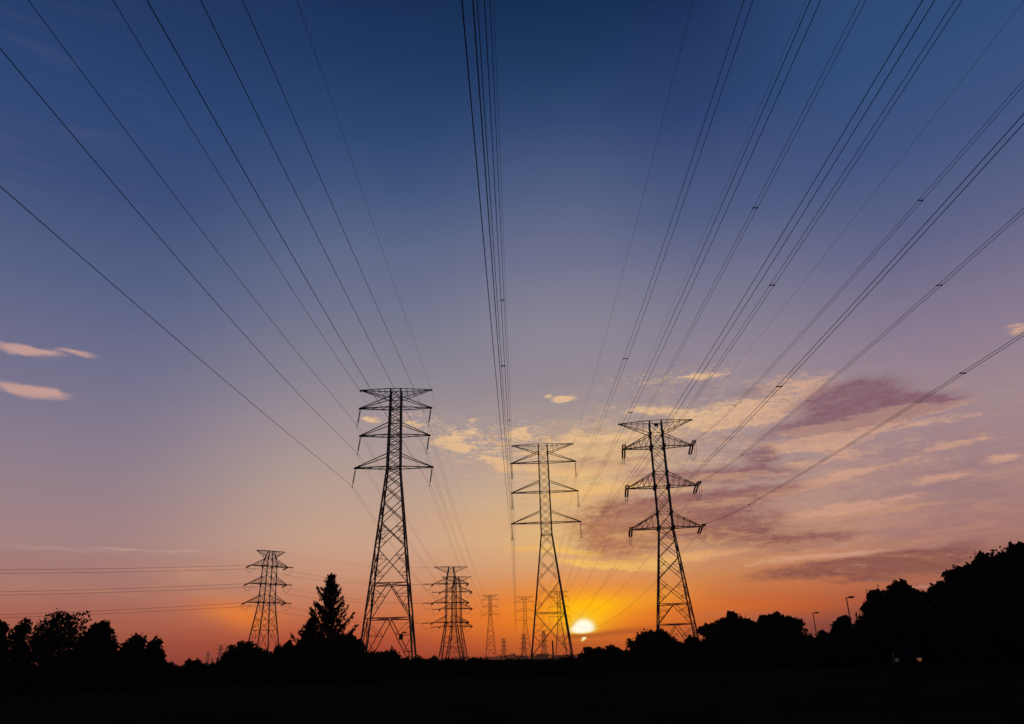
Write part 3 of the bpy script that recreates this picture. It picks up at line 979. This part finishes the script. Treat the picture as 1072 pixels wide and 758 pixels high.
def broad_tree(name, label, x, y, height, spread, seed, dense=1.0, leaf=0.34, base=0.18, shape='round', group=None, nl=None, cat='tree', count=None):
    rng = np.random.default_rng(seed)
    rnd = random.Random(seed)
    root = thing(name, label, cat, (x, y, 0), rnd.uniform(0, 6.28) if shape == 'round' else 0.0, group)
    hw = spread / 2
    z0 = height * base
    tb = MB()
    # trunk and limbs
    pts, rad = [], []
    lx, ly = 0.0, 0.0
    for i in range(7):
        f = i / 6
        pts.append((lx, ly, height * 0.78 * f - 0.1))
        rad.append(max(0.05, height * 0.022 * (1 - f * 0.85)))
        lx += rnd.uniform(-0.04, 0.04) * height * 0.5
        ly += rnd.uniform(-0.04, 0.04) * height * 0.5
    tb.tube(pts, rad, 8)
    lobes = []
    K = nl or max(7, int(9 + spread * 0.7))
    for i in range(K):
        a = 2 * math.pi * i / K * 2.4 + rnd.uniform(-0.4, 0.4)
        f = (i + 0.5) / K
        if shape == 'round':
            zz = z0 + (height - z0) * (0.14 + 0.72 * f)
            rr = hw * 0.66 * math.sin(math.pi * min(0.95, 0.22 + 0.72 * f)) * rnd.uniform(0.6, 1.08)
            s = hw * rnd.uniform(0.30, 0.46)
            sz = s * rnd.uniform(0.75, 1.0)
        elif shape == 'tall':
            zz = z0 + (height - z0) * (0.10 + 0.78 * f)
            rr = hw * 0.55 * (1.15 - 0.75 * f) * rnd.uniform(0.4, 1.0)
            s = hw * rnd.uniform(0.36, 0.52) * (1.1 - 0.45 * f)
            sz = s * rnd.uniform(1.0, 1.4)
        else:                                            # umbrella: flat-topped, layered
            zz = height * rnd.uniform(0.62, 0.86) - height * 0.10 * abs(math.cos(a))
            rr = hw * rnd.uniform(0.2, 0.78)
            s = hw * rnd.uniform(0.22, 0.34)
            sz = s * 0.55
        c = (rr * math.cos(a), rr * math.sin(a), zz)
        if c[2] + sz > height:
            c = (c[0], c[1], height - sz * rnd.uniform(0.95, 1.15))
        lobes.append((*c, s, s, sz))
        st = Vector((0, 0, max(height * 0.12, min(zz * 0.62, height * 0.6))))
        en = Vector(c)
        md = st.lerp(en, 0.5) + Vector((0, 0, -0.06 * height * rnd.random()))
        tb.tube([st, md, en], [height * 0.011, height * 0.007, height * 0.003], 5)
    # a few twigs of foliage breaking the outline
    for i in range(int(K * 2.6)):
        b_ = lobes[rnd.randrange(K)]
        a, e = rnd.uniform(0, 6.28), rnd.uniform(-0.3, 1.3)
        s = b_[3] * rnd.uniform(0.14, 0.40)
        lobes.append((b_[0] + math.cos(a) * math.cos(e) * b_[3] * 1.02, b_[1] + math.sin(a) * math.cos(e) * b_[4] * 1.02, min(b_[2] + math.sin(e) * b_[5] * 1.02, height - s * .3), s, s, s * 0.8))
    if base < 0.12:                                      # skirts of foliage down to the ground
        for i in range(8):
            a = 2 * math.pi * i / 8
            lobes.append((hw * 0.58 * math.cos(a), hw * 0.58 * math.sin(a), height * 0.24, hw * 0.42, hw * 0.42, height * 0.24))
        for i in range(7):
            a = 2 * math.pi * i / 7 + 0.3
            lobes.append((hw * 0.46 * math.cos(a), hw * 0.46 * math.sin(a), height * rnd.uniform(.46, .58), hw * 0.44, hw * 0.44, height * 0.2))
        lobes.append((0, 0, height * .72, hw * .5, hw * .5, height * .2))
    elif shape == 'umbrella':
        for i in range(9):
            a = 2 * math.pi * i / 9
            lobes.append((hw * 0.5 * math.cos(a), hw * 0.5 * math.sin(a), height * rnd.uniform(.3, .55), hw * 0.42, hw * 0.42, height * 0.22))
    n = count or int(dense * min(15000, 1200 + 26 * spread * height / (leaf * leaf) * 0.42))
    fb = MB()
    P = lobes_points(rng, lobes, n)
    P[:, 2] = np.maximum(P[:, 2], 0.15)
    fb.quads(leaf_quads(rng, P, leaf))
    if dense > 0.6:                                      # big shaded inner sprays so the crown is not see-through
        P = lobes_points(rng, [(l[0], l[1], l[2], l[3] * .72, l[4] * .72, l[5] * .72) for l in lobes], int(n * 0.14), 0.2)
        P[:, 2] = np.maximum(P[:, 2], 0.3)
        fb.quads(leaf_quads(rng, P, leaf * 3.4, 0, 1.2))
    tb.build('trunk', MT['bark'], root)
    fb.build('crown', MT['leaf'], root)
    return root


def conifer(label, x, y, height, seed, lean=0.0, name='conifer_tree', tip=0.10, spread=0.30):
    rng = np.random.default_rng(seed)
    rnd = random.Random(seed)
    root = thing(name, label, 'tree', (x, y, 0), 0.0)
    tb, fb = MB(), MB()

    def axis(f):
        return Vector((lean * height * f * f, 0, height * f))
    tb.tube([axis(i / 10) for i in range(11)], [max(0.02, height * 0.016 * (1 - i / 10.3)) for i in range(11)], 7)
    P, D = [], []
    nb = 118
    for i in range(nb):
        f = 0.06 + 0.92 * (i / nb) ** 0.9
        az_ = i * 2.399 + rnd.uniform(-0.3, 0.3)
        L = height * (spread * (1 - f) ** 0.95 * rnd.uniform(0.35, 1.35) + 0.018)
        if rnd.random() < 0.12:
            L *= 1.12
        L = min(L, height * (1 - f) * 0.62 + 0.12)
        up = rnd.uniform(0.5, 1.1)
        st = axis(f)
        pts = []
        for j in range(6):
            t = j / 5
            rr = L * t
            pts.append(st + Vector((math.cos(az_) * rr, math.sin(az_) * rr, L * up * (t * 0.65 + 0.55 * t * t))))
        if pts[-1].z > height * 1.0:
            continue
        tb.tube(pts, [height * 0.004 * (1 - 0.75 * j / 5) for j in range(6)], 4)
        m_ = int(16 + L * 30)
        for q in range(m_):
            t = rnd.uniform(0.15, 1.0)
            k = min(4, int(t * 5))
            c = pts[k].lerp(pts[k + 1], t * 5 - k)
            w = L * 0.055 * (1.15 - t) + 0.07
            P.append(c + Vector((rnd.gauss(0, w), rnd.gauss(0, w), rnd.gauss(0, w))))
            D.append((pts[k + 1] - pts[k]).normalized() + Vector((rnd.gauss(0, .35), rnd.gauss(0, .35), rnd.gauss(0, .3) + 0.15)))
    for q in range(60):
        t = rnd.uniform(1 - tip, 1.0)
        P.append(axis(t) + Vector((rnd.gauss(0, .07), rnd.gauss(0, .07), 0)))
        D.append(Vector((rnd.gauss(0, .4), rnd.gauss(0, .4), 1)))
    quads = []
    for p, d in zip(P, D):
        d = d.normalized()
        e = d.cross(Vector((rnd.gauss(0, 1), rnd.gauss(0, 1), rnd.gauss(0, 1)))).normalized()
        L = rnd.uniform(0.28, 0.62)
        w = rnd.uniform(0.05, 0.10)
        quads.append([p - d * L / 2, p + e * w, p + d * L / 2, p - e * w])
    fb.quads(np.array([[list(v) for v in q] for q in quads]))
    tb.build('trunk', MT['bark'], root)
    fb.build('crown', MT['needle'], root)
    return root


def spot(xp, yp, d):
    """ground point and height of something whose top is sighted at xp, yp and that stands d metres away"""
    a, e = bearing(xp, yp)
    x, y = polar(a, d)
    return x, y, EYE + d * math.tan(R(e))


def px_m(px, d, xp=536):
    """metres across of px picture columns at distance d"""
    a = R(bearing(xp, 670)[0])
    return px * d * math.cos(a) ** 1.0 / FOC


TREES = [
    # x, top y, half width, distance, shape, base, dense, label
    (2, 647, 10, 82, 'tall', .10, 1.0, 'dark tree cut off by the left edge of the picture'),
    (25, 646, 15, 88, 'tall', .14, .42, 'sparse feathery tree between the left edge tree and the broad round tree'),
    (63, 638, 31, 92, 'round', .10, .55, 'broad round tree with sky gaps in its crown, largest of the left trees'),
    (106, 648, 19, 96, 'round', .08, 1.1, 'dense upright tree right of the broad round tree with gaps'),
    (141, 664, 16, 100, 'round', .08, 1.0, 'smaller pointed tree in the left group, second from its right end'),
    (163, 666, 13, 104, 'tall', .08, 1.0, 'narrow lumpy tree at the right end of the left group'),
    (258, 671, 19, 104, 'round', .08, 1.0, 'round topped bushy tree below the corner pylon'),
    (301, 670, 9, 108, 'tall', .08, 1.0, 'small bushy tree just left of the conifer, the farther of two'),
    (315, 667, 9, 106, 'tall', .08, 1.0, 'small bushy tree touching the left side of the conifer'),
    (370, 663, 11, 98, 'round', .08, 1.0, 'small round tree hugging the right side of the conifer'),
    (352, 664, 16, 97, 'round', .06, 1.1, 'dense dark bush wrapped round the foot of the conifer'),
    (685, 659, 27, 112, 'round', .07, 1.1, 'round dense tree hiding the left foot of the right big pylon'),
    (641, 675, 13, 116, 'round', .07, 1.0, 'low round tree right of the setting sun, nearer the pylon'),
    (625, 677, 14, 118, 'round', .07, 1.0, 'low round tree directly below the setting sun'),
    (724, 668, 17, 115, 'round', .07, 1.0, 'low rounded tree at the right foot of the right big pylon'),
    (764, 642, 30, 108, 'umbrella', .3, .9, 'flat topped spreading tree right of the right big pylon'),
    (811, 636, 27, 104, 'umbrella', .3, .9, 'flat topped layered tree with a raised left tuft, nearer the street lamps'),
    (862, 660, 10, 118, 'round', .06, 1.0, 'low mound of leaves between the two street lamps'),
    (881, 642, 14, 98, 'round', .06, 1.0, 'bushy tree at the foot of the taller street lamp'),
    (914, 611, 18, 88, 'round', .06, 1.0, 'tall rounded tree with a gap in it, first of the rising right wood'),
    (938, 603, 17, 86, 'round', .06, 1.1, 'dense round tree, second of the rising right wood'),
    (956, 611, 14, 84, 'tall', .06, 1.0, 'low crowned tree in the dip of the rising right wood'),
    (976, 605, 13, 82, 'round', .06, 1.0, 'loose leafy tree just left of the tall right slope of trees'),
    (1000, 588, 24, 76, 'round', .05, 1.1, 'large tree where the right wood begins to rise steeply'),
    (1027, 571, 24, 72, 'round', .05, 1.1, 'large tree below the crest of the right wood'),
    (986, 602, 16, 79, 'round', .05, 1.1, 'rounded tree at the foot of the steep slope of the right wood'),
    (1013, 581, 22, 74, 'round', .05, 1.1, 'broad tree halfway up the steep slope of the right wood'),
    (1043, 566, 20, 70, 'round', .05, 1.1, 'rounded tree just left of the tallest tree of the right wood'),
    (1058, 558, 20, 68, 'round', .05, 1.1, 'tallest tree of the right wood near the picture edge'),
    (1078, 560, 22, 66, 'round', .05, 1.1, 'tall tree of the right wood cut by the right edge'),
]
for i, (xp, yp, hw, d, shp, base, dn, lb) in enumerate(TREES):
    x, y, ht = spot(xp, yp, d)
    wide = 2 * px_m(hw, d, xp) / math.cos(R(bearing(xp, yp)[0]))
    nm = 'dark_broadleaf_tree'
    broad_tree(nm, lb, x, y, ht, wide, 100 + i, dn, leaf=0.22 if d < 100 else 0.25, base=base, shape=shp, group='trees along the field edge')
x, y, ht = spot(347, 601, 99)
conifer('tall feathery conifer with upswept branches, left of the slim big pylon', x, y, ht, 7, 0.0, spread=0.30)
x, y, ht = spot(326, 648, 101)
conifer('short young conifer on the left flank of the tall feathery conifer', x, y, ht, 9, 0.0, spread=0.31)

# bushes filling the field edge: a few shared shapes, each bush its own thing
BUSH = []
for k in range(6):
    rng = np.random.default_rng(500 + k)
    rnd = random.Random(500 + k)
    lobes = []
    for i in range(9):
        a, rr = rnd.uniform(0, 6.28), rnd.uniform(0.0, 0.62)
        s = rnd.uniform(0.28, 0.46)
        lobes.append((rr * math.cos(a), rr * math.sin(a), rnd.uniform(0.25, 0.62), s, s, s * 0.8))
    for i in range(12):
        l = lobes[rnd.randrange(9)]
        a = rnd.uniform(0, 6.28)
        s = rnd.uniform(0.08, 0.16)
        lobes.append((l[0] + math.cos(a) * l[3] * .8, l[1] + math.sin(a) * l[3] * .8, l[2] + l[5] * rnd.uniform(.5, .95), s, s, s))
    fb = MB()
    P = lobes_points(rng, lobes, 2000)
    P[:, 2] = np.maximum(P[:, 2], 0.02)
    P[:, 2] /= P[:, 2].max()
    fb.quads(leaf_quads(rng, P, 0.10))
    P2 = P[:260] * 0.85
    fb.quads(leaf_quads(rng, P2, 0.26))
    tb = MB()
    for i in range(5):
        a = 6.28 * i / 5
        tb.tube([(0, 0, -0.02), (0.15 * math.cos(a), 0.15 * math.sin(a), 0.25), (0.4 * math.cos(a), 0.4 * math.sin(a), 0.55)], [0.03, 0.02, 0.008], 5)
    BUSH.append((fb.mesh('crown', MT['leaf']), tb.mesh('stems', MT['bark'])))


def bush(x, y, ht, hw, seed, label, group):
    rnd = random.Random(seed)
    cm, sm = BUSH[seed % len(BUSH)]
    root = thing('field_bush', label, 'bush', (x, y, 0), rnd.uniform(0, 6.28), group)
    root.scale = (hw, hw, ht)
    for nm, me in (('crown', cm), ('stems', sm)):
        o = bpy.data.objects.new(nm, me)
        COL.objects.link(o)
        o.parent = root


rb = random.Random(12)
# skyline bushes sighted one by one
SKY_B_ = [(180, 694, 8, 120), (192, 696, 6, 125), (205, 691, 11, 118), (223, 693, 9, 122), (237, 681, 9, 112), (246, 679, 9, 110), (274, 684, 10, 112), (281, 678, 7, 110), (291, 674, 8, 108), (300, 678, 10, 107),
          (378, 674, 8, 99), (386, 680, 9, 101), (396, 681, 9, 105), (405, 677, 10, 106), (414, 682, 9, 108), (424, 687, 9, 112), (438, 686, 10, 114), (447, 688, 8, 118), (457, 686, 8, 120), (470, 689, 9, 125), (482, 690, 10, 128),
          (500, 688, 9, 126), (511, 690, 10, 135), (524, 691, 10, 140), (538, 690.5, 9, 150), (551, 690, 10, 148), (563, 691, 9, 155), (575, 690, 10, 150), (588, 690, 9, 150), (600, 690, 9, 140), (607, 687, 9, 125), (614, 682, 9, 120),
          (655, 680, 10, 118), (664, 675, 9, 115), (705, 674, 9, 116), (714, 671, 9, 116), (735, 668, 10, 114), (744, 664, 9, 112), (752, 661, 10, 110), (785, 662, 12, 112), (798, 661, 12, 110), (826, 662, 11, 112), (838, 663.5, 11, 118), (849, 664, 10, 120), (858, 663, 9, 116), (870, 659, 9, 110), (896, 652, 9, 96), (903, 640, 10, 92)]
for i, (xp, yp, hw, d) in enumerate(SKY_B_):
    x, y, ht = spot(xp, yp, d)
    region = 'left of the conifer' if xp < 320 else ('at the foot of the slim big pylon' if xp < 450 else ('in the low gap below the distant pylons' if xp < 610 else ('around the foot of the right big pylon' if xp < 760 else 'between the flat topped trees and the right wood')))
    bush(x, y, max(0.8, ht), px_m(hw, d, xp) * 1.15, 30 + i, f'dark rounded bush on the skyline {region}', f'skyline bushes {region}')
# undergrowth in front, hiding the feet of the trees
k = 0
for xp in range(-40, 1120, 13):
    for row, (d0, hmin, hmax) in enumerate(((78, 0.9, 1.5), (92, 1.1, 1.9))):
        if row == 0 and (380 < xp < 900) and k % 2:
            k += 1
            continue
        a = bearing(xp, 700)[0]
        d = d0 + rb.uniform(-5, 6)
        if 20 < a < 31 and d < 80:
            k += 1
            continue
        hh = rb.uniform(hmin, hmax)
        if a < -14 or a > 18:
            hh *= 1.5
        x, y = polar(a + rb.uniform(-.3, .3), d)
        bush(x, y, hh, rb.uniform(1.0, 1.7), 200 + k, 'low dark bush in the black band of undergrowth across the field edge', 'undergrowth bushes across the field edge')
        k += 1


# a distant wood closing the horizon
def far_wood():
    rng = np.random.default_rng(77)
    b = MB()
    lob = []
    for i in range(420):
        a = -44 + 88 * i / 420 + rng.uniform(-.1, .1)
        d = rng.uniform(1450, 2000)
        h = rng.uniform(4.5, 8.0) * (1.35 if -1.5 < a < 2.2 else 1.0)
        x, y = polar(a, d)
        lob.append((x, y, h * 0.5, rng.uniform(5, 9), rng.uniform(5, 9), h * 0.5))
    P = lobes_points(rng, lob, 26000, .5)
    P[:, 2] = np.maximum(P[:, 2], 0.2)
    b.quads(leaf_quads(rng, P, 1.9, 0, 1.2))
    o = b.build('distant_wood', MT['leaf'])
    tag(o, 'far low wood closing the horizon below the distant pylons', 'wood', None, 'stuff')


far_wood()


# ------------------------------------------------------------------ street lamps
def street_lamp(label, az_, d, ht, arm):
    x, y = polar(az_, d)
    root = thing('street_lamp', label, 'street lamp', (x, y, 0), -R(az_), 'street lamps by the right wood')
    b = MB()
    b.tube([(0, 0, 0), (0, 0, ht * 0.5), (0, 0, ht)], [0.10, 0.085, 0.065], 10)
    b.rod((0, 0, 0), (0, 0, 0.9), 0.17, 10)
    b.build('pole', MT['lamp'], root)
    b = MB()
    b.tube([(-0.12, 0, ht - 0.03), (arm * 0.4, 0, ht + 0.05), (arm * 0.6, 0, ht + 0.07)], 0.055, 8)
    b.build('arm', MT['lamp'], root)
    b = MB()
    L = arm
    prof = [(0.28, .10, -.06), (0.5, .22, -.10), (0.9, .24, -.10), (1.12, .16, -.04)]
    sec = []
    for (f, w, dz) in prof:
        sec.append([(f * L, -w, ht + .05 + dz), (f * L, w, ht + .05 + dz), (f * L, w * .75, ht + .19), (f * L, -w * .75, ht + .19)])
    base = len(b.v)
    for s_ in sec:
        b.v += s_
    for i in range(len(sec) - 1):
        for q in range(4):
            q2 = (q + 1) % 4
            b.f.append((base + 4 * i + q, base + 4 * i + q2, base + 4 * i + 4 + q2, base + 4 * i + 4 + q))
    b.f.append((base + 3, base + 2, base + 1, base))
    e = base + 4 * (len(sec) - 1)
    b.f.append((e, e + 1, e + 2, e + 3))
    b.build('lamp_head', MT['lamp'], root)


a_, e_ = bearing(851, 642)
street_lamp('shorter street lamp with a flat head, farther from the right wood', a_ , 158, EYE + 158 * math.tan(R(e_)), 0.95)
a_, e_ = bearing(886, 626)
street_lamp('taller street lamp with a flat head rising behind the bushy tree', a_, 115, EYE + 115 * math.tan(R(e_)), 0.9)

# post between the feet of the middle pylon
ax, ay, ah = spot(578.4, 670.5, 172)
root = thing('marker_post', 'dark upright post standing between the feet of the middle big pylon', 'post', (ax, ay, 0))
b = MB()
b.tube([(0, 0, 0), (0, 0, ah * .5), (0, 0, ah - 0.1)], [0.2, 0.17, 0.15], 10)
b.build('shaft', MT['lamp'], root)
b = MB()
b.rod((0, 0, ah - 0.1), (0, 0, ah), 0.21, 10)
b.build('cap', MT['lamp'], root)


# ------------------------------------------------------------------ parked car under the right wood
def parked_car():
    a, e = bearing(948.5, 691)
    x, y = polar(a, 66)
    root = thing('parked_car', 'dark parked car with one dim and one amber front lamp under the right wood', 'car', (x, y, 0), -R(a) + R(4))
    # front of the car looks at -y
    stations = [(-2.15, .62, .42, .66), (-2.05, .80, .34, .80), (-1.2, .86, .30, .95), (-0.9, .87, .30, 1.0), (1.5, .87, .30, 1.02), (1.95, .84, .32, 0.98), (2.12, .72, .42, .86)]
    b = MB()
    n = 8
    for (yy, w, z0, z1) in stations:
        b.v += [(-w, yy, z0 + .12), (-w * .92, yy, z0), (w * .92, yy, z0), (w, yy, z0 + .12), (w, yy, z1 - .14), (w * .9, yy, z1), (-w * .9, yy, z1), (-w, yy, z1 - .14)]
    for i in range(len(stations) - 1):
        for q in range(n):
            q2 = (q + 1) % n
            b.f.append((n * i + q, n * i + n + q, n * i + n + q2, n * i + q2))
    b.f.append(tuple(range(n)))
    b.f.append(tuple(reversed(range(n * (len(stations) - 1), n * len(stations)))))
    b.build('body', MT['carpaint'], root)
    # cabin: pillars and roof, with glass set in
    b = MB()
    lo = [(-.80, -.85, .97), (.80, -.85, .97), (.80, 1.75, 1.0), (-.80, 1.75, 1.0)]
    hi = [(-.62, -.05, 1.44), (.62, -.05, 1.44), (.62, 1.15, 1.44), (-.62, 1.15, 1.44)]
    for p, q in zip(lo, hi):
        b.rod(p, q, 0.06, 6)
    for p, q in (((-.71, .6, .98), (-.63, .55, 1.43)), ((.71, .6, .98), (.63, .55, 1.43))):
        b.rod(p, q, 0.05, 6)
    bb = len(b.v)
    for z in (1.43, 1.49):
        for (px, py) in ((-.66, -.12), (.66, -.12), (.66, 1.2), (-.66, 1.2)):
            k_ = 1.0 if z < 1.45 else 0.86
            b.v.append((px * k_, .54 + (py - .54) * k_, z))
    b.f += [(bb, bb + 3, bb + 2, bb + 1), (bb + 4, bb + 5, bb + 6, bb + 7)] + [(bb + i, bb + (i + 1) % 4, bb + 4 + (i + 1) % 4, bb + 4 + i) for i in range(4)]
    b.build('roof', MT['carpaint'], root)
    for (i, j, nm) in ((0, 1, 'windscreen'), (2, 3, 'rear_window'), (1, 2, 'side_window'), (3, 0, 'side_window')):
        b = MB()
        c = Vector((0, .45, 1.2))
        q4 = [Vector(lo[i]), Vector(lo[j]), Vector(hi[j]), Vector(hi[i])]
        nrm = (q4[1] - q4[0]).cross(q4[3] - q4[0]).normalized()
        q4 = [v.lerp(sum(q4, Vector()) / 4, .05) for v in q4]
        b.v = [tuple(v) for v in q4] + [tuple(v - nrm * 0.012) for v in q4]
        b.f = [(0, 1, 2, 3), (7, 6, 5, 4), (0, 4, 5, 1), (1, 5, 6, 2), (2, 6, 7, 3), (3, 7, 4, 0)]
        b.build(nm, MT['carglass'], root)
    for sx_ in (-1, 1):
        for yy in (-1.35, 1.35):
            b = MB()
            b.rod((sx_ * .72, yy, .32), (sx_ * .90, yy, .32), .32, 20)
            w_ = b.build('wheel', MT['rubber'], root)
            b = MB()
            b.rod((sx_ * .895, yy, .32), (sx_ * .915, yy, .32), .19, 14)
            b.build('rim', MT['lamp'], w_)
        b = MB()
        b.box((sx_ * .99, -.62, 1.02), (.20, .12, .14))
        b.build('mirror', MT['carpaint'], root)
    for sx_, mt, lb in ((-1, 'lens_dim', 'dim greyish front lamp'), (1, 'lens_amber', 'glowing amber front lamp')):
        b = MB()
        q = [(-.20, -.10), (.14, -.12), (.20, .0), (.17, .12), (-.05, .09)]
        b.prism((sx_ * .66, -2.12, .72), (sx_ * .66, -2.02, .72), [(u * sx_, v) for u, v in q])
        o = b.build('headlight', MT[mt], root)
        o['label'] = lb
    b = MB()
    b.box((0, -2.17, .45), (1.5, .12, .2))
    b.build('bumper', MT['rubber'], root)


parked_car()


# ------------------------------------------------------------------ evening haze over the plain
def evening_haze():
    b = MB()
    b.box((0, 0, 34.0), (5600, 5600, 71.0))
    mt = bpy.data.materials.new('evening_haze')
    mt.use_nodes = True
    t = mt.node_tree
    t.nodes.clear()
    v = t.nodes.new('ShaderNodeVolumePrincipled')
    v.inputs['Color'].default_value = (0.86, 0.78, 0.72, 1)
    v.inputs['Density'].default_value = 0.00012
    v.inputs['Anisotropy'].default_value = 0.2
    o_ = t.nodes.new('ShaderNodeOutputMaterial')
    t.links.new(v.outputs[0], o_.inputs['Volume'])
    tag(b.build('haze', mt), kind='stuff')


evening_haze()

scene.render.engine = 'CYCLES'
